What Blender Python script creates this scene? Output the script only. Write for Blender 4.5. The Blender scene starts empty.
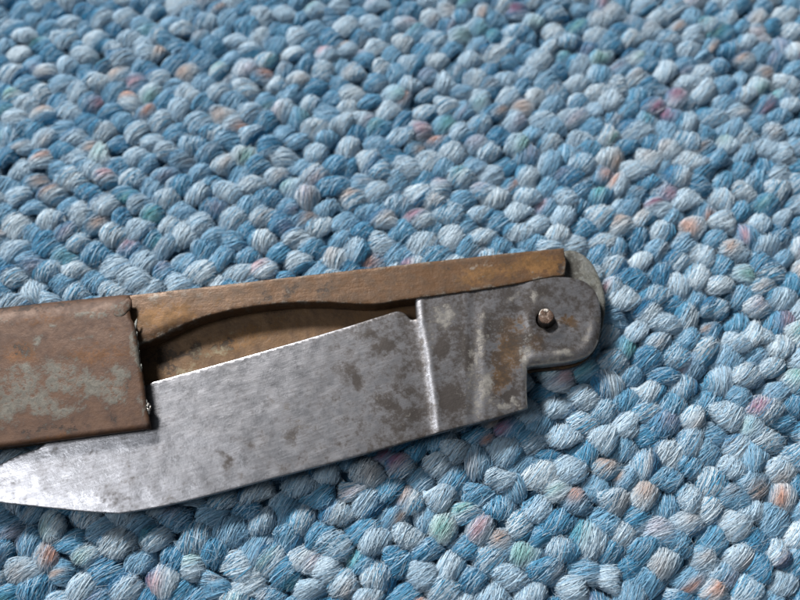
import bpy, math, random
import numpy as np
from mathutils import Vector, noise
from mathutils.geometry import delaunay_2d_cdt

random.seed(7); rng = np.random.default_rng(7)
S = bpy.context.scene
MM = 0.001
R = math.radians

# ------------------------------------------------------------------ camera
TILT = R(20.5); DIST = 141.0; HF = math.tan(R(28.0))
cam_d = bpy.data.cameras.new('camera'); cam = bpy.data.objects.new('camera', cam_d)
S.collection.objects.link(cam); S.camera = cam
cam.location = (0, -DIST*math.sin(TILT)*MM, DIST*math.cos(TILT)*MM)
cam.rotation_euler = (TILT, 0, 0)
cam_d.sensor_width = 36; cam_d.lens = 18/HF
cam_d.clip_start = 0.005; cam_d.clip_end = 20
cam_d.dof.use_dof = True; cam_d.dof.focus_distance = 0.130; cam_d.dof.aperture_fstop = 11.0
cam_d.lens_unit = 'MILLIMETERS'

# ------------------------------------------------------------------ light: daylight from a window up-left, room fill
w = bpy.data.worlds.new('World'); S.world = w; w.use_nodes = True
bg = w.node_tree.nodes['Background']
bg.inputs[0].default_value = (0.80, 0.90, 1.0, 1); bg.inputs[1].default_value = 0.12
def area(name, loc, size, power, col):
    l = bpy.data.lights.new(name, 'AREA'); l.shape = 'RECTANGLE'; l.size, l.size_y = size
    l.energy = power; l.color = col
    o = bpy.data.objects.new(name, l); S.collection.objects.link(o)
    o.location = loc; o.rotation_euler = (-Vector(loc)).to_track_quat('-Z', 'Y').to_euler()
    return o
area('window_light', (-0.53, 0.76, 0.70), (0.22, 0.18), 32.0, (1.0, 0.975, 0.94))
area('blade_glare_light', (-0.60, -0.08, 0.84), (0.28, 0.28), 4.0, (0.96, 0.98, 1.0))  # added lamp, no second window: puts glare on the blade's left end
S.view_settings.view_transform = 'Standard'; S.view_settings.look = 'None'
S.view_settings.exposure = 0.0; S.view_settings.gamma = 1.0
S.view_settings.use_curve_mapping = False
S.render.filter_size = 2.3

# ------------------------------------------------------------------ measuring helpers
ST, CT = math.sin(TILT), math.cos(TILT)
CY, CZ = -DIST*ST, DIST*CT
def at(px, py, z=0.0):
    """a point of the 800x600 photograph, laid on the plane z (mm) -> mm"""
    X = (px-400)/400*HF; Y = (300-py)/400*HF
    d = (X, Y*CT+ST, Y*ST-CT)
    k = (z-CZ)/d[2]
    return (d[0]*k, CY+d[1]*k)
def to_px(x, y, z):
    y = y-CY; z = z-CZ
    dep = y*ST - z*CT; up = y*CT + z*ST
    return 400+400*x/dep/HF, 300-400*up/dep/HF

def smooth(t, a, b):
    t = np.clip((t-a)/(b-a), 0, 1); return t*t*(3-2*t)
def nz(x, y, s, seed=0):
    return np.array([noise.noise(Vector((a/s+seed*17.3, b/s-seed*9.1, seed*3.7))) for a, b in zip(x, y)])
def catmull(pts, step=0.7, closed=True, hard=()):
    """round the outline through its points, except at the hard corners"""
    n = len(pts); out = []
    P = [Vector(p) for p in pts]
    for i in range(n if closed else n-1):
        p1, p2 = P[i], P[(i+1) % n]
        L = (p2-p1).length
        m1 = Vector((0, 0)) if False else ((p2-P[i-1])*0.5 if i not in hard else (p2-p1))
        j = (i+1) % n
        m2 = ((P[(j+1) % n]-p1)*0.5 if j not in hard else (p2-p1))
        m1 = m1.normalized()*L if m1.length > 0 else m1
        m2 = m2.normalized()*L if m2.length > 0 else m2
        k = max(1, int(L/step))
        for q in range(k):
            t = q/k; t2 = t*t; t3 = t2*t
            out.append(p1*(2*t3-3*t2+1)+m1*(t3-2*t2+t)+p2*(-2*t3+3*t2)+m2*(t3-t2))
    return np.array([(v.x, v.y) for v in out])
def inside(px, py, poly):
    r = np.zeros(px.shape, bool)
    n = len(poly)
    for i in range(n):
        x1, y1 = poly[i]; x2, y2 = poly[(i+1) % n]
        if y1 == y2: continue
        c = ((y1 > py) != (y2 > py)) & (px < (x2-x1)*(py-y1)/(y2-y1)+x1)
        r ^= c
    return r
def edge_dist(px, py, poly):
    d = np.full(px.shape, 1e9)
    n = len(poly)
    for i in range(n):
        a = poly[i]; b = poly[(i+1) % n]; ab = b-a; L2 = ab@ab
        if L2 < 1e-12: continue
        t = np.clip(((px-a[0])*ab[0]+(py-a[1])*ab[1])/L2, 0, 1)
        d = np.minimum(d, np.hypot(px-a[0]-t*ab[0], py-a[1]-t*ab[1]))
    return d

def link(name, me, parent=None, mat=None, smooth_shade=True):
    if mat: me.materials.append(mat)
    if smooth_shade: me.polygons.foreach_set('use_smooth', np.ones(len(me.polygons), bool))
    o = bpy.data.objects.new(name, me); S.collection.objects.link(o)
    if parent: o.parent = parent
    return o
def mesh_np(name, V, F, col=None, attr='paint'):
    """V (n,3) mm, F (m,3) triangles"""
    me = bpy.data.meshes.new(name)
    me.vertices.add(len(V)); me.vertices.foreach_set('co', (V*MM).astype(np.float32).ravel())
    me.loops.add(F.size); me.loops.foreach_set('vertex_index', F.astype(np.int32).ravel())
    me.polygons.add(len(F)); me.polygons.foreach_set('loop_start', np.arange(0, F.size, F.shape[1], dtype=np.int32))
    me.update(calc_edges=True)
    if col is not None:
        a = me.color_attributes.new(attr, 'FLOAT_COLOR', 'POINT')
        a.data.foreach_set('color', col.astype(np.float32).ravel())
    return me

def plate(name, outline, ftop, fbot, mat, parent, spacing=0.8, bevel=0.3, holes=(), paint=None, rough=0.03, seed=1, edge_noise=0.0, extra=None):
    """a solid of real thickness: outline (mm), top and bottom height functions"""
    outline = np.array(outline)
    if edge_noise:
        d = np.roll(outline, -1, 0)-np.roll(outline, 1, 0); nn = np.stack([d[:, 1], -d[:, 0]], 1)
        nn /= np.linalg.norm(nn, axis=1)[:, None]+1e-9
        outline = outline + nn*(edge_noise*nz(outline[:, 0], outline[:, 1], 1.3, seed+5))[:, None]
    loops = [outline]+[np.array(h) for h in holes]
    pts = []; edges = []
    for lp in loops:
        b = len(pts); pts += [tuple(p) for p in lp]
        edges += [(b+i, b+(i+1) % len(lp)) for i in range(len(lp))]
    n_out = len(pts)
    cand = []
    for lp in loops:
        d = np.roll(lp, -1, 0)-np.roll(lp, 1, 0); nn = np.stack([d[:, 1], -d[:, 0]], 1)
        nn /= np.linalg.norm(nn, axis=1)[:, None]+1e-9
        for s in (-1, 1):
            for dd in (0.3*bevel, bevel): cand.append((lp+nn*s*dd, 0.85*dd))
    x0, y0 = outline.min(0); x1, y1 = outline.max(0)
    gx, gy = np.meshgrid(np.arange(x0, x1, spacing), np.arange(y0, y1, spacing))
    g = np.stack([gx.ravel(), gy.ravel()], 1)+rng.uniform(-.2, .2, (gx.size, 2))*spacing
    cand.append((g, bevel*1.3))
    def in_all(p):
        r = inside(p[:, 0], p[:, 1], outline)
        for h in loops[1:]: r &= ~inside(p[:, 0], p[:, 1], h)
        return r
    def dist_all(p):
        d = edge_dist(p[:, 0], p[:, 1], outline)
        for h in loops[1:]: d = np.minimum(d, edge_dist(p[:, 0], p[:, 1], h))
        return d
    for c, md in cand:
        c = c[in_all(c)]
        if len(c): c = c[dist_all(c) >= md]; pts += [tuple(p) for p in c]
    vo, eo, fo, ov, oe, of = delaunay_2d_cdt([Vector(p) for p in pts], edges, [], 0, 1e-7)
    P = np.array([(v.x, v.y) for v in vo]); F = np.array([f for f in fo if len(f) == 3])
    cen = P[F].mean(1); F = F[in_all(cen)]
    a = P[F]; cr = (a[:, 1, 0]-a[:, 0, 0])*(a[:, 2, 1]-a[:, 0, 1])-(a[:, 1, 1]-a[:, 0, 1])*(a[:, 2, 0]-a[:, 0, 0])
    F[cr < 0] = F[cr < 0][:, ::-1]
    F = F[~((F < n_out).all(1) & (np.abs(cr) < 0.05))]
    D = dist_all(P); k = np.clip(D/bevel, 0, 1); drop = bevel*(1-np.sqrt(np.clip(1-(1-k)**2, 0, 1)))
    nzv = nz(P[:, 0], P[:, 1], 2.2, seed)*rough + nz(P[:, 0], P[:, 1], 7, seed+1)*rough*2
    zt = ftop(P[:, 0], P[:, 1]) - drop + nzv
    if extra is not None: zt = zt + extra(*to_px(P[:, 0], P[:, 1], zt), D)
    zb = fbot(P[:, 0], P[:, 1]) + drop*0.6
    n = len(P)
    V = np.concatenate([np.column_stack([P, zt]), np.column_stack([P, zb])])
    # boundary edges -> walls
    E = np.concatenate([F[:, [0, 1]], F[:, [1, 2]], F[:, [2, 0]]])
    key = {(int(a_), int(b_)) for a_, b_ in E}
    B = np.array([(a_, b_) for a_, b_ in key if (b_, a_) not in key])
    W = np.concatenate([np.column_stack([B[:, 0], B[:, 0]+n, B[:, 1]+n]), np.column_stack([B[:, 0], B[:, 1]+n, B[:, 1]])])
    FF = np.concatenate([F, F[:, ::-1]+n, W])
    X, Y = to_px(V[:, 0], V[:, 1], V[:, 2])
    col = np.zeros((len(V), 4)); col[:, 3] = np.concatenate([k, k])
    if paint is not None: paint(X, Y, V, np.concatenate([D, D]), col)
    o = link(name, mesh_np(name, V, FF, col), parent, mat)
    sm = np.ones(len(o.data.polygons), bool); sm[len(F)*2:] = False      # walls stay crisp
    o.data.polygons.foreach_set('use_smooth', sm)
    return o
def blobs(X, Y, lst):
    """stains and painted shade with a shape of their own: (x, y, rx, ry, turn, strength) in photo pixels"""
    m = np.zeros(X.shape)
    w1 = nz(X, Y, 14, 31); w2 = nz(X, Y, 14, 47); w3 = nz(X, Y, 5, 53); w4 = nz(X, Y, 5, 61)
    X = X+w1*5+w3*3.5; Y = Y+w2*5+w4*3.5
    for x, y, rx, ry, a, s in lst:
        c, q = math.cos(R(a)), math.sin(R(a)); dx = X-x; dy = Y-y
        r = np.sqrt(((dx*c+dy*q)/rx)**2+((-dx*q+dy*c)/ry)**2)
        m = np.maximum(m, s*np.clip(1.25-r*0.75, 0, 1))
    return m

# ------------------------------------------------------------------ materials
def new_mat(name):
    m = bpy.data.materials.new(name); m.use_nodes = True
    nt = m.node_tree; return m, nt, nt.nodes['Principled BSDF']
def N(nt, t, **kw):
    n = nt.nodes.new(t)
    for k, v in kw.items():
        if k.startswith('i_'): n.inputs[k[2:].replace('_', ' ')].default_value = v
        else: setattr(n, k, v)
    return n
def tex(nt, scale, detail=6, rough=0.6, stretch=None, rot=0.0):
    tc = N(nt, 'ShaderNodeTexCoord'); mp = N(nt, 'ShaderNodeMapping')
    mp.inputs['Rotation'].default_value = (0, 0, rot)
    if stretch:      # turn first, then stretch, so the grain runs along the turned axis
        m0 = N(nt, 'ShaderNodeMapping'); m0.inputs['Rotation'].default_value = (0, 0, rot)
        nt.links.new(tc.outputs['Object'], m0.inputs[0]); mp.inputs['Rotation'].default_value = (0, 0, 0)
        mp.inputs['Scale'].default_value = stretch
    n = N(nt, 'ShaderNodeTexNoise'); n.inputs['Scale'].default_value = scale
    n.inputs['Detail'].default_value = detail; n.inputs['Roughness'].default_value = rough
    nt.links.new(m0.outputs[0] if stretch else tc.outputs['Object'], mp.inputs[0]); nt.links.new(mp.outputs[0], n.inputs['Vector'])
    return n.outputs['Fac']
def math_(nt, op, a, b, clamp=False):
    n = N(nt, 'ShaderNodeMath', operation=op); n.use_clamp = clamp
    for i, v in enumerate((a, b)):
        if hasattr(v, 'is_output'): nt.links.new(v, n.inputs[i])
        else: n.inputs[i].default_value = v
    return n.outputs[0]
def ramp(nt, fac, a, b):
    n = N(nt, 'ShaderNodeMapRange', interpolation_type='SMOOTHSTEP'); nt.links.new(fac, n.inputs[0])
    n.inputs[1].default_value = a; n.inputs[2].default_value = b
    return n.outputs[0]
def mixc(nt, f, a, b):
    n = N(nt, 'ShaderNodeMix', data_type='RGBA')
    ci = [i for i in n.inputs if i.type == 'RGBA']; fi = n.inputs[0]
    if hasattr(f, 'is_output'): nt.links.new(f, fi)
    else: fi.default_value = f
    for s, v in zip(ci, (a, b)):
        if hasattr(v, 'is_output'): nt.links.new(v, s)
        else: s.default_value = (*v, 1)
    return [o for o in n.outputs if o.type == 'RGBA'][0]
def mixf(nt, f, a, b):
    n = N(nt, 'ShaderNodeMix', data_type='FLOAT')
    for s, v in zip((n.inputs[0], n.inputs[2], n.inputs[3]), (f, a, b)):
        if hasattr(v, 'is_output'): nt.links.new(v, s)
        else: s.default_value = v
    return n.outputs[0]
def metal(name, base, dark, pale, warm, metallic=0.9, rough=(0.35, 0.55), bump=0.25, grain=(1, 1, 1), grot=0.0, base2=None, grain_amt=0.5, seed_scale=1.0, stain_metal=0.25, pale_metal=0.3, soft=None, bdist=0.0004, spec=0.5, wmid=0.8, wgrain=0.4, stain_rough=0.62, gscale=900):
    """bare or rusted metal; the paint attribute carries dark rust and painted shade (R), pale film and painted pin glint (G), orange rust (B)"""
    m, nt, p = new_mat(name)
    at_ = N(nt, 'ShaderNodeAttribute', attribute_name='paint')
    sep = N(nt, 'ShaderNodeSeparateColor'); nt.links.new(at_.outputs['Color'], sep.inputs[0])
    big = tex(nt, 130*seed_scale, 5, 0.6); mid = tex(nt, 420*seed_scale, 6, 0.65); fine = tex(nt, 1500*seed_scale, 4, 0.7)
    gr = tex(nt, gscale, 5, 0.7, grain, grot)
    c = mixc(nt, ramp(nt, mid, 0.35, 0.65), base, base2 or tuple(v*0.7 for v in base))
    gf = math_(nt, 'MULTIPLY', ramp(nt, gr, 0.35, 0.7), grain_amt)
    c = mixc(nt, gf, c, tuple(min(1, v*1.5) for v in base))
    nsum = math_(nt, 'ADD', math_(nt, 'MULTIPLY', big, 0.5), math_(nt, 'ADD', math_(nt, 'MULTIPLY', mid, 0.9), math_(nt, 'MULTIPLY', fine, 0.7)))
    nsum = math_(nt, 'SUBTRACT', nsum, 1.05)
    def stain(sock, lo=0.42, hi=0.68, k=1.9):
        return ramp(nt, math_(nt, 'ADD', sock, math_(nt, 'MULTIPLY', nsum, k)), lo, hi)
    fB = stain(sep.outputs[2], 0.3, 0.8); fR = stain(sep.outputs[0], *(soft or (0.42, 0.68, 1.9))); fG = stain(sep.outputs[1], 0.30, 0.80)
    if soft: c = mixc(nt, math_(nt, 'MULTIPLY', ramp(nt, tex(nt, 750, 6, 0.75), 0.50, 0.70), 0.38), c, dark)
    c = mixc(nt, fB, c, mixc(nt, ramp(nt, mid, 0.4, 0.6), warm, tuple(v*0.6 for v in warm)))
    c = mixc(nt, fR, c, dark)
    c = mixc(nt, fG, c, mixc(nt, ramp(nt, fine, 0.35, 0.65), pale, tuple(v*0.6 for v in pale)))
    nt.links.new(c, p.inputs['Base Color'])
    me = mixf(nt, fR, mixf(nt, fB, metallic, stain_metal), stain_metal)
    me = mixf(nt, fG, me, pale_metal)
    nt.links.new(me, p.inputs['Metallic']); p.inputs['Specular IOR Level'].default_value = spec
    r = mixf(nt, ramp(nt, mid, 0.3, 0.7), rough[0], rough[1])
    r = mixf(nt, math_(nt, 'MAXIMUM', fR, fB), r, stain_rough)
    nt.links.new(r, p.inputs['Roughness'])
    h = math_(nt, 'ADD', math_(nt, 'MULTIPLY', fine, 0.35), math_(nt, 'ADD', math_(nt, 'MULTIPLY', mid, wmid), math_(nt, 'MULTIPLY', gr, wgrain)))
    h = math_(nt, 'SUBTRACT', h, math_(nt, 'MULTIPLY', fR, 0.25))
    h = math_(nt, 'ADD', h, math_(nt, 'MULTIPLY', fG, 0.12))
    b = N(nt, 'ShaderNodeBump'); b.inputs['Strength'].default_value = bump; b.inputs['Distance'].default_value = bdist
    nt.links.new(h, b.inputs['Height']); nt.links.new(b.outputs[0], p.inputs['Normal'])
    return m

def yarn_mat(name):
    m, nt, p = new_mat(name)
    a = N(nt, 'ShaderNodeAttribute', attribute_name='paint')
    f = tex(nt, 2200, 3, 0.6)
    hsv = N(nt, 'ShaderNodeHueSaturation'); nt.links.new(a.outputs['Color'], hsv.inputs['Color'])
    nt.links.new(mixf(nt, f, 0.75, 1.25), hsv.inputs['Value'])
    nt.links.new(hsv.outputs[0], p.inputs['Base Color'])
    p.inputs['Roughness'].default_value = 0.6
    p.inputs['Specular IOR Level'].default_value = 0.4
    p.inputs['Sheen Weight'].default_value = 0.3; p.inputs['Sheen Roughness'].default_value = 0.5
    t = N(nt, 'ShaderNodeBsdfTranslucent'); nt.links.new(hsv.outputs[0], t.inputs[0])
    mx = N(nt, 'ShaderNodeMixShader'); mx.inputs[0].default_value = 0.43
    nt.links.new(p.outputs[0], mx.inputs[1]); nt.links.new(t.outputs[0], mx.inputs[2])
    nt.links.new(mx.outputs[0], nt.nodes['Material Output'].inputs[0])
    return m
YARN = yarn_mat('wool_yarn')
STEEL = metal('worn_blade_steel', (0.26, 0.26, 0.278), (0.048, 0.041, 0.038), (0.30, 0.285, 0.265), (0.13, 0.078, 0.040),
              metallic=0.9, rough=(0.28, 0.40), bump=0.36, grain=(0.22, 1.8, 1), grot=R(-18), wmid=0.36, wgrain=0.22, stain_rough=0.46, gscale=1500, base2=(0.205, 0.205, 0.22), soft=(0.05, 0.9, 1.6), bdist=0.00022, pale_metal=0.6, stain_metal=0.55)
SLEEVE = metal('rusted_sleeve_sheet', (0.072, 0.037, 0.021), (0.026, 0.017, 0.013), (0.130, 0.122, 0.105), (0.13, 0.058, 0.023),
               metallic=0.15, rough=(0.50, 0.66), bump=0.3, spec=0.3, base2=(0.048, 0.026, 0.018), grain_amt=0.25)
BAR = metal('rusted_spring_steel', (0.094, 0.050, 0.025), (0.036, 0.023, 0.016), (0.22, 0.19, 0.16), (0.165, 0.083, 0.028),
            metallic=0.25, rough=(0.40, 0.55), bump=0.34, spec=0.35, base2=(0.058, 0.035, 0.021), grain=(0.3, 1.5, 1), grot=R(-6), grain_amt=0.3)
LINER = metal('rusted_liner_sheet', (0.100, 0.056, 0.026), (0.035, 0.022, 0.014), (0.24, 0.20, 0.13), (0.17, 0.085, 0.028),
              metallic=0.2, rough=(0.5, 0.65), bump=0.35, base2=(0.065, 0.037, 0.020), grain_amt=0.3, spec=0.3)
LINEREND = metal('grey_patina_plate', (0.13, 0.135, 0.13), (0.04, 0.038, 0.032), (0.26, 0.27, 0.265), (0.22, 0.16, 0.08),
              metallic=0.35, rough=(0.45, 0.6), bump=0.6, seed_scale=2.2, soft=(0.2, 0.95, 2.2), base2=(0.20, 0.20, 0.17), grain_amt=0.2)
PINM = metal('rusty_pin_steel', (0.12, 0.09, 0.075), (0.035, 0.026, 0.022), (0.6, 0.55, 0.5), (0.10, 0.055, 0.035),
             metallic=0.5, rough=(0.4, 0.55), bump=0.8, seed_scale=2, base2=(0.14, 0.10, 0.08))
m, nt, p = new_mat('woven_backing'); BACKING = m
nt.links.new(mixc(nt, tex(nt, 900, 4), (0.02, 0.07, 0.13), (0.05, 0.12, 0.19)), p.inputs['Base Color'])
p.inputs['Roughness'].default_value = 0.95

# ------------------------------------------------------------------ the carpet
carpet_me = mesh_np('carpet', np.array([[-220., -160, -3.3], [220, -160, -3.3], [220, 240, -3.3], [-220, 240, -3.3]]), np.array([[0, 1, 2], [0, 2, 3]]))
carpet = link('carpet', carpet_me, None, BACKING, False); carpet['kind'] = 'structure'

foot_px = [(-260, 338), (0, 306), (135, 293), (565, 250), (583, 256), (600, 278), (606, 305), (602, 335), (592, 362),
           (528, 370), (480, 384), (155, 432), (0, 450), (-260, 485)]
foot = np.array([at(x, y, 0.2) for x, y in foot_px])

ROW = R(-35.0); U = np.array([math.cos(ROW), math.sin(ROW)]); Nn = np.array([-U[1], U[0]])
PER = 8.5; PITCH = 4.2
WHITE = np.array([0.62, 0.705, 0.765]); PALEB = np.array([0.345, 0.525, 0.665]); BLUE = np.array([0.092, 0.320, 0.500]); DEEP = np.array([0.030, 0.195, 0.37])
PINK = np.array([0.56, 0.29, 0.33]); ORANGE = np.array([0.62, 0.30, 0.19]); GREEN = np.array([0.16, 0.46, 0.38]); TAN = np.array([0.52, 0.40, 0.35]); PLUM = np.array([0.34, 0.14, 0.24])

def tuft_mesh(cx, cy, light, nf, rg, core_only=False):
    """one loop of twisted wool: a plump core wrapped by fibres that arch across the row"""
    sc = rg.normal(1, 0.12)
    if light: A, B, C = 2.95*sc, 2.76*rg.normal(1, .09), 2.15; top = rg.normal(-0.35, 0.22)
    else:     A, B, C = 2.9*sc, 2.85*rg.normal(1, .10), 2.05; top = rg.normal(-0.80, 0.28)
    yaw = ROW + R(rg.normal(0, 15)); cu, su = math.cos(yaw), math.sin(yaw)
    skew = rg.normal(0.55, 0.4); tiltu = rg.normal(0, 0.14); tiltn = rg.normal(0, 0.12)
    egg = rg.normal(0, 0.22); pw = rg.uniform(1.8, 2.4)
    k1, k2, p1, p2 = rg.normal(0, .075), rg.normal(0, .06), rg.uniform(0, 6.3), rg.uniform(0, 6.3)
    lump_ = lambda P_, T_: 1 + k1*np.sin(3.1*P_+1.3*T_+p1) + k2*np.sin(2.2*T_-2.0*P_+p2)
    if light: c0 = WHITE*(1-(q := rg.uniform(0, .6)))+PALEB*q; c1 = PALEB if rg.random() < .6 else BLUE; mixp = rg.uniform(.10, .35)
    else:     c0 = BLUE*(1-(q := rg.uniform(0, .6)))+(DEEP if rg.random() < .45 else PALEB)*q; c1 = PALEB; mixp = rg.uniform(.12, .4)
    ce = (BLUE if rg.random() < .6 else DEEP) if light else WHITE*.5+PALEB*.5
    sgn = 1 if rg.random() < .5 else -1; cut = rg.uniform(.25, 1.3) if light else rg.uniform(.5, 1.3)
    fleck = None; t = rg.random(); amp = 1.3
    for lim, fcol, am in ((.020, ORANGE, .9), (.046, PINK, .85), (.075, GREEN, .7), (.115, TAN, 1.1), (.125, PLUM, 1.1), (.185, PINK, .35), (.235, GREEN, .4), (.31, TAN, .5)):
        if t < lim: fleck = fcol; amp = am; break
    fc, fw = rg.uniform(-.7, .7), rg.uniform(.22, .8); fth = rg.uniform(-.5, .5)
    def place(u, n_, z):
        z = z + tiltu*u + tiltn*n_
        return np.stack([cx+u*cu-n_*su, cy+u*su+n_*cu, z+top-C], -1)
    nu, nv = 8, 6
    th = np.linspace(-2.0, 2.0, nv); pp = np.linspace(-1, 1, nu)
    TP, TT = np.meshgrid(pp, th, indexing='ij')
    def rad_(P_): return np.clip(1-np.abs(P_)**pw, 0.0, 1)**(1/pw)
    rr = rad_(TP)*lump_(TP, TT); shr = 0.93 if not core_only else 1.0
    core = place(A*TP*shr+skew*TT*.5, B*shr*rr*np.sin(TT)*(1+egg*TP), C*shr*rr*np.cos(TT)).reshape(-1, 3)
    i, j = np.meshgrid(np.arange(nu-1), np.arange(nv-1), indexing='ij'); a = (i*nv+j).ravel()
    cf = np.concatenate([np.column_stack([a, a+nv, a+nv+1]), np.column_stack([a, a+nv+1, a+1])])
    ccol = np.tile(np.append(c0*0.85, 1), (len(core), 1))
    if core_only: return core, cf, ccol
    ns = 6; s = np.linspace(0, 1, ns)
    nl = int(nf*0.6); nh = nf-nl          # laid fibres, then short loose ones standing off
    P0 = rg.uniform(-.98, .98, nl)
    t0 = rg.uniform(-2.0, -.5, nl); t1 = np.minimum(t0+rg.uniform(1.6, 3.4, nl), 2.0)
    TH = t0[:, None]*(1-s)+t1[:, None]*s
    Pp = np.clip(P0[:, None]+rg.normal(0, .10, nl)[:, None]*TH+0.06*np.sin(TH*rg.uniform(1.5, 3, nl)[:, None]+rg.uniform(0, 6, nl)[:, None]), -1, 1)
    rj = rg.normal(1.0, .03, nl)[:, None]*(1+0.03*np.sin(TH*3+rg.uniform(0, 6, nl)[:, None]))
    wl = rg.uniform(.045, .115, nl)[:, None]*np.array([.4, .9, 1, 1, .9, .4])[None, :]
    H0 = rg.uniform(-1, 1, nh); a0 = rg.uniform(-1.5, 1.5, nh); dth = rg.normal(0, 1.0, nh); du = rg.normal(0, .45, nh)
    HT = a0[:, None]+dth[:, None]*s; HP = np.clip(H0[:, None]+du[:, None]*s, -1.05, 1.05)
    hr = 1.02+rg.uniform(.01, .26, nh)[:, None]*np.sin(s*math.pi*rg.uniform(.5, 1, nh)[:, None])
    wh = np.full((nh, ns), .020)*rg.uniform(.7, 1.3, nh)[:, None]
    TH = np.concatenate([TH, HT]); Pp = np.concatenate([Pp, HP]); rj = np.concatenate([rj, hr]); wd = np.concatenate([wl, wh]); n = nf
    def surf(P_, T_, k):
        r = np.maximum(rad_(P_), .06)*lump_(P_, T_)*k
        return place(A*P_+skew*T_*.5, B*r*np.sin(T_)*(1+egg*P_), C*r*np.cos(T_))
    C3 = surf(Pp, TH, rj)
    T = np.gradient(C3, axis=1); T /= np.linalg.norm(T, axis=2, keepdims=True)+1e-9
    out = C3-np.array([cx, cy, top-C]); out /= np.linalg.norm(out, axis=2, keepdims=True)+1e-9
    sd = np.cross(T, out); sd /= np.linalg.norm(sd, axis=2, keepdims=True)+1e-9
    roll = rg.normal(0, .5, n)[:, None, None]; sd = sd*np.cos(roll)+out*np.sin(roll)
    V = np.stack([C3-sd*wd[..., None], C3+sd*wd[..., None]], 2).reshape(-1, 3)
    col = np.where((rg.random(n) < mixp)[:, None], c1, c0); lite = (WHITE*.7+PALEB*.3)
    col[nl:] = np.where((rg.random(nh) < .35)[:, None], lite, col[nl:])
    col = col*rg.uniform(.80, 1.16, n)[:, None]
    endk = np.clip((sgn*Pp-cut+rg.normal(0, .15, n)[:, None])/.35+.5, 0, 1)[..., None]
    col = col[:, None, :]*(1-endk)+ce*endk
    if fleck is not None:
        k = np.exp(-((Pp-fc)/fw)**2-((TH-fth)/.9)**2)*amp*rg.uniform(.5, 1, n)[:, None]
        k = np.clip(k, 0, .95)[..., None]; col = col*(1-k)+fleck*k
    cc = np.repeat(col[:, :, None], 2, 2).reshape(-1, 3); cc = np.column_stack([np.clip(cc, 0, .9), np.ones(len(cc))])
    fi, si = np.meshgrid(np.arange(n), np.arange(ns-1), indexing='ij'); b0 = (fi*ns*2+si*2).ravel()
    F = np.concatenate([np.column_stack([b0, b0+1, b0+3]), np.column_stack([b0, b0+3, b0+2])])
    return np.concatenate([core, V]), np.concatenate([cf, F+len(core)]), np.concatenate([ccol, cc])

foot_lo = foot.min(0)-3; foot_hi = foot.max(0)+3
def press(V):
    """wool squeezed flat under the knife's handle"""
    m = (V[:, 0] > foot_lo[0]) & (V[:, 0] < foot_hi[0]) & (V[:, 1] > foot_lo[1]) & (V[:, 1] < foot_hi[1])
    if not m.any(): return V
    x, y = V[m, 0], V[m, 1]; ins = inside(x, y, foot); d = edge_dist(x, y, foot)
    lim = np.where(ins, -0.35, -0.35+d*1.4)
    V[m, 2] = np.where(V[m, 2] > lim, lim+(V[m, 2]-lim)*0.05, V[m, 2])
    return V

spots = []
for r in range(-60, 61):
    ph = (0.5*PER if r % 2 else 0)+random.gauss(0, 0.9)
    k = -60
    for k in range(-45, 46):
        for light in (1, 0):
            u = k*PER+ph+(0 if light else PER*0.5)+random.gauss(0, 0.45)
            wob = 0.8*noise.noise(Vector((u/28, r*0.35, 1.7)))+random.gauss(0, 0.22)
            c = U*u+Nn*(r*PITCH+wob)
            if -150 < c[0] < 150 and -95 < c[1] < 150:
                lt = light if random.random() > 0.12 else 1-light
                spots.append((c[0], c[1], lt))
items = []
for (x, y, lt) in spots:
    X, Y = to_px(x, y, 0); vis = -45 < X < 845 and -45 < Y < 645
    near = -150 < X < 950 and -130 < Y < 730
    hid = inside(np.array([x]), np.array([y]), foot)[0] and edge_dist(np.array([x]), np.array([y]), foot)[0] > 3.2
    items.append((x, y, lt, X, Y, vis, near, hid))
shown = sorted([i for i in range(len(items)) if 0 < items[i][3] < 800 and 0 < items[i][4] < 600 and not items[i][7]], key=lambda i: -items[i][4])[:300]
shown = set(shown)
bulk = []; nv_ = 0
for i, (x, y, lt, X, Y, vis, near, hid) in enumerate(items):
    rg = np.random.default_rng(i+11)
    if hid or not near: V, F, Cc = tuft_mesh(x, y, lt, 0, rg, True)
    else:
        nf = 215 if Y > 330 else 160
        if not vis: nf = 30
        V, F, Cc = tuft_mesh(x, y, lt, nf, rg)
    V = press(V)
    if i in shown:
        o = link('tuft', mesh_np('tuft', V-np.array([x, y, 0]), F, Cc), carpet, YARN); o.location = (x*MM, y*MM, 0)
    else:
        bulk.append((V, F+nv_, Cc)); nv_ += len(V)
o = link('tufts', mesh_np('tufts', np.concatenate([b[0] for b in bulk]), np.concatenate([b[1] for b in bulk]), np.concatenate([b[2] for b in bulk])), carpet, YARN)
o['kind'] = 'stuff'

# ------------------------------------------------------------------ the knife
knife = bpy.data.objects.new('folding_knife', None); S.collection.objects.link(knife)
knife.empty_display_size = 0.02
knife['label'] = 'old rusty folding knife with worn steel blade half folded, lying on blue wool carpet'
knife['category'] = 'knife'
def L(pts, z): return [at(x, y, z) for x, y in pts]
const = lambda v: (lambda x, y: np.full(np.shape(x), float(v)))

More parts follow.
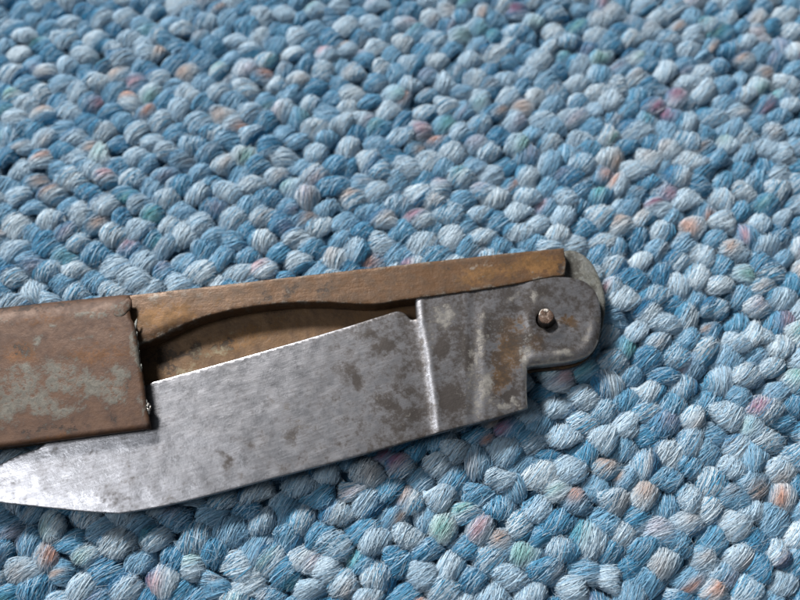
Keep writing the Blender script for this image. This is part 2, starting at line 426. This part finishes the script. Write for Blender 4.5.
# far side of the handle: one sheet under everything, rounded at the pivot end
ol = [(-300, 342), (0, 309), (135, 297), (350, 275), (540, 256), (566, 251), (584, 257), (599, 276), (605, 303), (602, 332), (594, 352), (575, 366),
      (530, 372), (480, 384), (155, 430), (0, 449), (-300, 489)]
def pl(X, Y, V, D, c):
    c[:, 0] = blobs(X, Y, [(200, 350, 60, 9, -12, .55), (165, 365, 12, 20, 0, .7), (265, 322, 8, 5, 0, .55), (300, 305, 80, 6, -5, .6), (560, 372, 40, 6, 0, .8)])  # rust, plus shade painted along the spring and beside the sleeve
    c[:, 1] = blobs(X, Y, [(190, 370, 18, 6, -20, .62), (235, 330, 6, 3, 0, .7), (300, 345, 30, 5, -15, .5), (215, 352, 20, 6, 0, .45)])
    c[:, 2] = blobs(X, Y, [(240, 340, 60, 14, -14, .55), (380, 312, 30, 6, -8, .5)])
    e = smooth(X, 555, 570)
    c[:, 0] = np.where(X > 560, 0.15*e+blobs(X, Y, [(572, 262, 6, 9, 30, .6), (596, 345, 10, 14, 0, .8), (583, 268, 3, 6, 60, .5)]), c[:, 0])
    c[:, 1] = np.where(X > 560, blobs(X, Y, [(590, 275, 10, 16, -30, .6), (598, 298, 5, 14, 0, .5), (580, 256, 7, 4, 20, .45)]), c[:, 1])
liner = plate('handle_plate', catmull(L(ol, 0.7), 1.0, hard=(0, 5, 12, 14, 16)), const(0.7), const(-0.25), LINER, knife, 1.0, 0.25, paint=pl, rough=0.06, seed=3)
# grey rounded end of the far plate
eo = [(560, 252), (571, 249.5), (585, 255), (598, 272), (605.5, 296), (605, 318), (600, 335), (592, 345), (580, 350), (560, 350)]
def pe(X, Y, V, D, c):
    c[:, 0] = 0.5+blobs(X, Y, [(573, 266, 6, 10, 30, .6), (598, 345, 8, 14, 0, .7), (590, 290, 5, 6, 60, .5), (600, 320, 6, 12, 0, .5)])
    c[:, 1] = blobs(X, Y, [(588, 268, 8, 12, -30, .4), (599, 296, 5, 12, 0, .4), (580, 256, 7, 4, 20, .4)])
    c[:, 2] = blobs(X, Y, [(574, 272, 5, 6, 0, .5)])
plate('bolster_plate', catmull(L(eo, 2.3), 0.5, hard=(0, 9)), const(2.3), const(0.73), LINEREND, knife, 0.5, 0.45, paint=pe, rough=0.1, seed=9, edge_noise=.12)

# back spring: the brown bar along the top
bo = [(60, 302), (139, 294), (350, 270), (480, 256), (564, 247.5), (566, 262), (565, 275), (540, 279), (510, 285), (470, 291), (430, 296.5), (405, 299.5), (375, 304),
      (350, 303.5), (320, 302), (290, 302.5), (255, 306), (225, 311.5), (195, 319.5), (170, 330), (150, 340), (130, 346), (60, 350)]
ZB = 4.4
def btop(x, y):
    X, Y = to_px(x, y, ZB)
    lo = np.interp(X, [130, 150, 195, 225, 290, 350, 405, 510], [346, 340, 319, 311, 302, 303, 299, 285])
    return ZB - 0.5*smooth(Y, lo-9, lo)*smooth(-X, -215, -165)
def pb(X, Y, V, D, c):
    c[:, 2] = blobs(X, Y, [(165, 315, 40, 12, -12, .75), (210, 305, 40, 6, -8, .5), (540, 264, 28, 12, 0, .85), (490, 270, 60, 8, -5, .6), (470, 280, 18, 5, 0, .5), (380, 285, 40, 6, -5, .35)])
    c[:, 0] = blobs(X, Y, [(300, 292, 60, 8, -4, .35), (260, 297, 20, 6, 0, .4), (560, 270, 6, 8, 0, .5), (440, 268, 25, 4, -4, .4)])
    c[:, 1] = blobs(X, Y, [(160, 296, 25, 3, -4, .6), (205, 294, 14, 3, 0, .55), (490, 264, 6, 3, -20, .7), (476, 268, 4, 3, 0, .6), (280, 275, 3, 2, 0, .6), (165, 334, 14, 2.5, -25, .6), (530, 270, 9, 2, 0, .45), (383, 268, 4, 2, 0, .55)])
    c[:, 1] = np.maximum(c[:, 1], 0.42*smooth(-D, -0.7, -0.1)*(V[:, 2] > 3))
plate('back_spring', catmull(L(bo, ZB), 0.6, hard=(0, 1, 4, 6, 21, 22)), btop, const(0.73), BAR, knife, 0.6, 0.22, paint=pb, rough=0.04, seed=4, edge_noise=.10)

# blade and tang, one forging; the tang stands proud of the blade behind the kick
ZK = 4.05
bl = [(415, 297), (430, 295.2), (470, 291), (512, 284.5), (548, 278), (570, 278), (586, 283), (596, 294), (600.5, 311), (600.5, 330), (597, 345), (589, 355), (573, 361), (550, 364), (534, 366), (527.5, 367.5),
      (527, 392), (528, 408), (500, 417), (440, 432.5), (350, 458), (270, 479), (190, 500), (150, 508.5), (118, 513.5), (90, 512), (50, 508), (0, 502.5), (-45, 497), (-52, 490), (-30, 478),
      (0, 462), (14, 455), (36, 447.5), (60, 430), (150, 382), (158, 379.5), (240, 357), (330, 331), (385, 314), (397, 310.5), (404, 312), (411, 318.5), (416.5, 318)]
def ridge(X, Y): # signed distance in px right of the kick line
    return X - np.interp(Y, [290, 320, 350, 400, 440], [418, 421, 427, 434, 438.5])
def ktop(x, y):
    X, Y = to_px(x, y, ZK)
    q = ridge(X, Y)
    edge = np.interp(X, [0, 100, 190, 350, 528], [503, 513, 501, 458, 408])
    t = smooth(q, -7, 2)*0.42
    crest = 0.10*np.exp(-((q-1.5)/3.8)**2)*(0.8+0.5*nz(x, y, 1.6, 77))
    hollow = -0.07*np.exp(-((q+16)/10)**2)
    grind = 0.12*np.clip(1-(edge-Y)/110, 0, 1)*smooth(-q, 0, 30) - 0.55*np.clip((260-X)/260, 0, 1.6)**1.5
    tip = -0.12*smooth(Y-edge, -22, 0)*smooth(-X, -250, -140)
    tab = 0.22*smooth(X, 515, 535) - 0.10*np.exp(-((X-568)/10)**2-((Y-324)/9)**2)
    wav = 0.10*np.exp(-((q-60)/9)**2)*smooth(Y, 300, 330)
    return ZK - 0.42 + t + crest + hollow + grind + tip + tab + wav
def kbot(x, y):
    X, Y = to_px(x, y, ZK); edge = np.interp(X, [0, 100, 190, 350, 528], [503, 513, 501, 458, 408])
    q = ridge(X, Y)
    return 1.6 + 1.25*np.clip(1-(edge-Y)/110, 0, 1)*smooth(-q, -90, 30) - 0.55*np.clip((260-X)/260, 0, 1.6)**1.5
def pk(X, Y, V, D, c):
    q = ridge(X, Y)
    base = 0.14*smooth(X, 130, 300)+0.44*smooth(X, 280, 410)
    base = np.where(q > 3, 0.60, base)
    c[:, 0] = np.maximum(base, (0.95+0.65*smooth(X, 310, 370))*blobs(X, Y, [(357, 378, 9, 13, 0, .68), (352, 372, 20, 16, 0, .5), (385, 345, 22, 18, -20, .55), (375, 335, 12, 10, 0, .5), (391, 405, 12, 9, 0, .66), (408, 395, 8, 10, 0, .5), (300, 462, 20, 8, -14, .55), (292, 434, 12, 10, 0, .52), (325, 462, 7, 5, 0, .45),
        (240, 438, 10, 4, 20, .6), (228, 462, 6, 12, -20, .6), (262, 435, 10, 6, 20, .55), (248, 445, 6, 5, 0, .5), (338, 443, 4, 8, 0, .55), (335, 400, 8, 6, 0, .5), (290, 470, 10, 7, 0, .5),
        (118, 498, 16, 8, 10, .5), (108, 482, 6, 8, 0, .45), (135, 478, 6, 4, 0, .5), (192, 484, 8, 3, -14, .45), (15, 482, 4, 2.5, 0, .55), (92, 452, 10, 2, -20, .5), (232, 366, 8, 3, 20, .5),
        (450, 400, 14, 16, 0, .75), (443, 345, 10, 22, 0, .6), (467, 355, 8, 25, 0, .58), (505, 392, 18, 10, 0, .72), (418, 415, 14, 6, -14, .6), (400, 428, 16, 5, -14, .5), (520, 310, 22, 9, 0, .5), (590, 305, 8, 18, 0, .5), (545, 290, 30, 6, 0, .45),
        (455, 330, 10, 10, 0, .55), (514, 345, 2.5, 6, 30, .9), (500, 310, 14, 14, 0, .5), (575, 345, 12, 5, 0, .4)]))
    c[:, 1] = blobs(X, Y, [(443, 315, 10, 7, 20, .62), (438, 322, 6, 4, 0, .5), (484, 335, 3, 16, -4, .45), (474, 358, 5, 8, -20, .6), (486, 378, 6, 11, 10, .66), (480, 398, 7, 10, 0, .72), (477, 411, 7, 6, 0, .7), (466, 391, 6, 2, 0, .6), (504, 404, 9, 2.5, -6, .66), (514, 397, 3, 2, 0, .75),
        (513, 297, 14, 2.5, -30, .45), (550, 299, 6, 3, 0, .45), (535, 296, 3, 7, -10, .5), (586, 337, 4, 6, 30, .5)])
    worn = smooth(-D, -0.65, -0.1)*0.7
    c[:, 1] = np.maximum(c[:, 1], worn*((X > 519) & (Y > 340) & (V[:, 2] > 2.5)))
    c[:, 1] = np.maximum(c[:, 1], blobs(X, Y, [(523, 367, 4, 12, 4, .85), (527, 352, 8, 6, -40, .66), (545, 358, 20, 3.5, -3, .6)]))
    c[:, 1] = np.maximum(c[:, 1], blobs(X, Y, [(443, 316, 13, 11, 20, .60), (480, 345, 5, 50, 2, .38), (470, 380, 5, 30, 10, .45), (483, 395, 10, 20, 0, .55), (430, 330, 3, 20, -6, .5), (590, 330, 4, 14, 25, .55), (565, 355, 24, 4, -6, .62), (505, 405, 12, 3, -6, .6)]))
    c[:, 2] = blobs(X, Y, [(508, 350, 18, 28, 0, .85), (500, 378, 14, 24, 0, .85), (514, 325, 16, 14, 0, .7), (568, 321, 13, 7, 10, .95), (535, 340, 14, 14, 0, .6), (575, 330, 8, 5, 20, .5), (490, 345, 8, 20, 0, .45), (560, 345, 20, 5, 0, .35)])
    c[:, 0] = np.where(c[:, 2] > .5, np.minimum(c[:, 0], 0.35), c[:, 0])
    k = np.exp(-((q-0)/3.2)**2)*smooth(-np.abs(Y-360), -75, -60)
    c[:, 0] *= 1-0.95*k; c[:, 1] *= 1-0.6*k; c[:, 2] *= 1-k
def tabrim(X, Y, D):
    on = smooth(X, 520, 532)*smooth(Y, 300, 335)
    return on*(0.16*np.exp(-((D-1.5)/0.6)**2) - 0.36*smooth(-D, -1.1, 0)) - 0.20*np.exp(-((X-566)/16)**2-((Y-322)/12)**2) \
        + 0.07*np.exp(-((X-484)/3)**2)*smooth(Y, 300, 320) - 0.06*np.exp(-((X-474)/4)**2) + 0.05*np.exp(-((X-466)/3)**2)
hole = [(lambda c_: (c_[0]+1.6*math.cos(a), c_[1]+1.6*math.sin(a)))(at(545, 320, ZK)) for a in np.linspace(0, 2*math.pi, 28, endpoint=False)]
blade = plate('blade', catmull(L(bl, ZK-0.1), 0.3, hard=(0, 17, 36, 43, 33, 15, 24)), ktop, kbot, STEEL, knife, 0.45, 0.18, holes=(hole,), extra=tabrim, paint=pk, rough=0.035, seed=6)

# near side of the handle: rusted sheet that rolls over at the back
def sleeve():
    # edges in photo pixels: back (top) and lip (bottom) lines, at their own heights
    nU, nW = 150, 34
    V = []; 
    t_sheet = 0.9
    xs = np.linspace(-300, 1, nU)
    us = np.linspace(0, 1, nU)
    def ends(u): # u 0 left .. 1 right
        xb = -300+u*434; yb = 338-(u*434)*0.1043
        xl = -300+u*450; yl = 485.3-(u*450)*0.1273
        return np.array(at(xb, yb+2, 3.0)), np.array(at(xl, yl, 5.6))
    def prof(w_):
        # w 0 at lip .. 0.72 flat .. 1 under the roll (returns fraction across, height, normal lean)
        if w_ < 0.68:
            f = w_/0.68*0.84; return f, 5.6+0.35*math.sin(f/0.84*math.pi*0.75), 0.0
        a = (w_-0.68)/0.32*math.pi*0.62
        return 0.84+0.16*math.sin(min(a, math.pi/2))*1.0, 5.85-2.7*(1-math.cos(a)), a
    outer = np.zeros((nU, nW, 3)); inner = np.zeros((nU, nW, 3))
    for i, u in enumerate(us):
        pb_, pl_ = ends(u)
        ax = pb_-pl_; axn = ax/np.linalg.norm(ax); wid = np.linalg.norm(ax)
        along = np.array([axn[1], -axn[0]])
        for j in range(nW):
            w_ = j/(nW-1); f, z, a = prof(w_)
            p = pl_+ax*f
            jag = 0
            if i == nU-1:
                Yp = to_px(p[0], p[1], z)[1]
                jag = 0.22*noise.noise(Vector((j*0.45, 3.1, 0)))-(0.5*(1-min(1, max(0, (Yp-318)/5))))
                p = p+along*jag
            elif i == nU-2:
                p = p+along*(-0.10)
                Yp = to_px(p[0], p[1], z)[1]
                p = p-along*0.5*(1-min(1, max(0, (Yp-318)/5)))
            elif i > nU-6:
                Yp = to_px(p[0], p[1], z)[1]
                p = p-along*0.4*(1-min(1, max(0, (Yp-318)/5)))*(i-(nU-6))/4
            nd = 0.05*noise.noise(Vector((p[0]/3, p[1]/3, 2)))+0.10*noise.noise(Vector((p[0]/11, p[1]/9, 5)))
            z2 = z+nd
            if i >= nU-1: z2 -= 0.10
            outer[i, j] = (p[0], p[1], z2)
            nrm = axn*math.sin(a)
            inner[i, j] = (p[0]-nrm[0]*t_sheet, p[1]-nrm[1]*t_sheet, z-t_sheet*math.cos(a))
    V = np.concatenate([outer.reshape(-1, 3), inner.reshape(-1, 3)])
    n = nU*nW; F = []
    def q(a, b, c, d): F.extend([(a, b, c), (a, c, d)])
    for i in range(nU-1):
        for j in range(nW-1):
            a = i*nW+j; q(a, a+nW, a+nW+1, a+1); q(n+a+1, n+a+nW+1, n+a+nW, n+a)
        a = i*nW; q(n+a, n+a+nW, a+nW, a); b = a+nW-1; q(b, b+nW, n+b+nW, n+b)
    for j in range(nW-1):
        a = j; q(a, a+1, n+a+1, n+a); b = (nU-1)*nW+j; q(b+1, b, n+b, n+b+1)
    F = np.array(F)
    X, Y = to_px(V[:, 0], V[:, 1], V[:, 2]); c = np.zeros((len(V), 4)); c[:, 3] = 1
    gl = [(70, 385, 42, 14, -6, .56), (105, 388, 26, 13, -5, .62), (60, 372, 20, 12, 0, .55), (20, 385, 30, 18, 0, .5), (5, 405, 18, 18, 0, .58), (35, 400, 26, 10, 0, .56), (122, 375, 8, 7, 0, .6), (90, 314, 22, 4, -8, .6), (112, 310, 9, 4, -20, .55), (52, 326, 8, 2, -5, .62), (5, 322, 8, 5, 0, .58),
          (37, 341, 4, 5, 0, .6), (80, 340, 22, 2, -8, .55), (108, 338, 7, 4, 0, .55), (55, 350, 6, 4, 0, .58), (28, 368, 5, 5, 0, .6), (138, 355, 3, 26, -4, .66), (133, 338, 3, 8, 0, .6), (141, 405, 3, 12, 0, .55), (120, 400, 10, 6, 0, .5), (70, 410, 20, 5, -5, .5), (-60, 400, 40, 20, 0, .55), (40, 412, 12, 5, 0, .5), (-120, 380, 30, 14, 0, .5)]
    c[:, 1] = blobs(X, Y, gl)*1.17 + 0.06*(Y > 355)
    c[:, 0] = blobs(X, Y, [(60, 300, 70, 5, -5, .6), (20, 310, 30, 8, 0, .5), (129, 385, 4, 12, 0, .7), (93, 389, 5, 3, 0, .9), (42, 395, 4, 8, 0, .65), (80, 425, 70, 6, -7, .42), (30, 430, 30, 6, 0, .45), (68, 360, 10, 5, 0, .45), (15, 350, 12, 6, 0, .4)])
    c[:, 2] = blobs(X, Y, [(95, 355, 35, 12, -5, .62), (40, 320, 40, 10, -5, .45), (20, 355, 20, 12, 0, .6), (115, 330, 20, 6, 0, .45), (60, 440, 60, 6, -7, .45)])
    return link('handle_sleeve', mesh_np('handle_sleeve', V, F, c), knife, SLEEVE)
slv = sleeve()

def lump(name, pts, mat, parent, seed, paintc, res=14, rgh=0.22):
    """irregular rounded lump: centre (px,py,z), radii mm, turn"""
    Vs = []; Fs = []; b = 0
    for (px_, py_, z, rx, ry, rz, tn) in pts:
        cx, cy = at(px_, py_, z); c_, s_ = math.cos(R(tn)), math.sin(R(tn)); h = res//2
        for i in range(h+1):
            ph = math.pi*i/h
            for j in range(res):
                la = 2*math.pi*j/res
                d = Vector((math.sin(ph)*math.cos(la), math.sin(ph)*math.sin(la), math.cos(ph)))
                k = 1+rgh*noise.noise(d*1.8+Vector((seed+b*.1, 0, 0)))
                x, y, zz = d.x*rx*k, d.y*ry*k, d.z*rz*k
                Vs.append((cx+x*c_-y*s_, cy+x*s_+y*c_, z+zz))
        for i in range(h):
            for j in range(res):
                a = b+i*res+j; a2 = b+i*res+(j+1) % res
                Fs += [(a, a+res, a2+res), (a, a2+res, a2)]
        b = len(Vs)
    V = np.array(Vs); c = np.tile(np.array(paintc+(1,)), (len(V), 1)).astype(float)
    return link(name, mesh_np(name, V, np.array(Fs), c), parent, mat)
lump('crimp', [(123, 309, 5.70, 2.3, 1.25, 0.42, 62)], SLEEVE, slv, 3, (0.0, 0.42, 0.0), 24)
brs = [(136.5+0.117*(y-330)+random.uniform(-1.6, -.2), y+random.uniform(-2, 2), 5.45, random.uniform(.20, .34), random.uniform(.6, 1.1), random.uniform(.12, .2), random.uniform(-10, 16)) for y in range(325, 418, 5)]
lump('burr', brs, LINEREND, slv, 8, (0.2, 0.45, 0), 14, 0.25)
lump('chip', [(148.0, 405.5, 5.35, .35, .5, .3, 16), (148.7, 410, 5.3, .38, .75, .33, -6)], STEEL, slv, 12, (0, 0.6, 0), 16, 0.9)

# pivot pin
def pin():
    n = 24; cx, cy = at(546, 319.5, 4.0); Vs = []; rings = [(1.0, 1.5), (4.2, 1.5), (5.35, 1.46), (5.6, 1.36), (5.68, 1.1), (5.55, 0.5)]
    for z, r in rings:
        for j in range(n):
            a = 2*math.pi*j/n; k = 1+0.16*noise.noise(Vector((math.cos(a)*1.5, math.sin(a)*1.5, z)))
            Vs.append((cx+r*k*math.cos(a)+(z-4)*-0.12, cy+r*k*math.sin(a)+(z-4)*0.05, z+0.06*math.sin(a*3+1)*(z > 5.5)))
    Vs.append((cx-0.22, cy+0.08, 5.5)); F = []
    for i in range(len(rings)-1):
        for j in range(n):
            a = i*n+j; b_ = i*n+(j+1) % n; F += [(a, b_, b_+n), (a, b_+n, a+n)]
    t = len(Vs)-1; o_ = (len(rings)-1)*n
    for j in range(n): F.append((o_+j, o_+(j+1) % n, t))
    V = np.array(Vs); c = np.zeros((len(V), 4)); c[:, 3] = 1
    c[:, 2] = np.where(V[:, 2] > 5.5, .8, .1); c[:, 0] = np.where(V[:, 2] < 5.4, .75, 0)
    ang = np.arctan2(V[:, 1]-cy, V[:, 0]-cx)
    c[:, 1] = np.where((np.abs(V[:, 2]-5.55) < .16) & (ang > 1.4) & (ang < 2.9) & (np.hypot(V[:, 0]-cx, V[:, 1]-cy) > 1.15), .8, 0)  # upper-left rim gets a glint painted into its colour
    return link('pivot_pin', mesh_np('pivot_pin', V, np.array(F), c), knife, PINM)
pin()
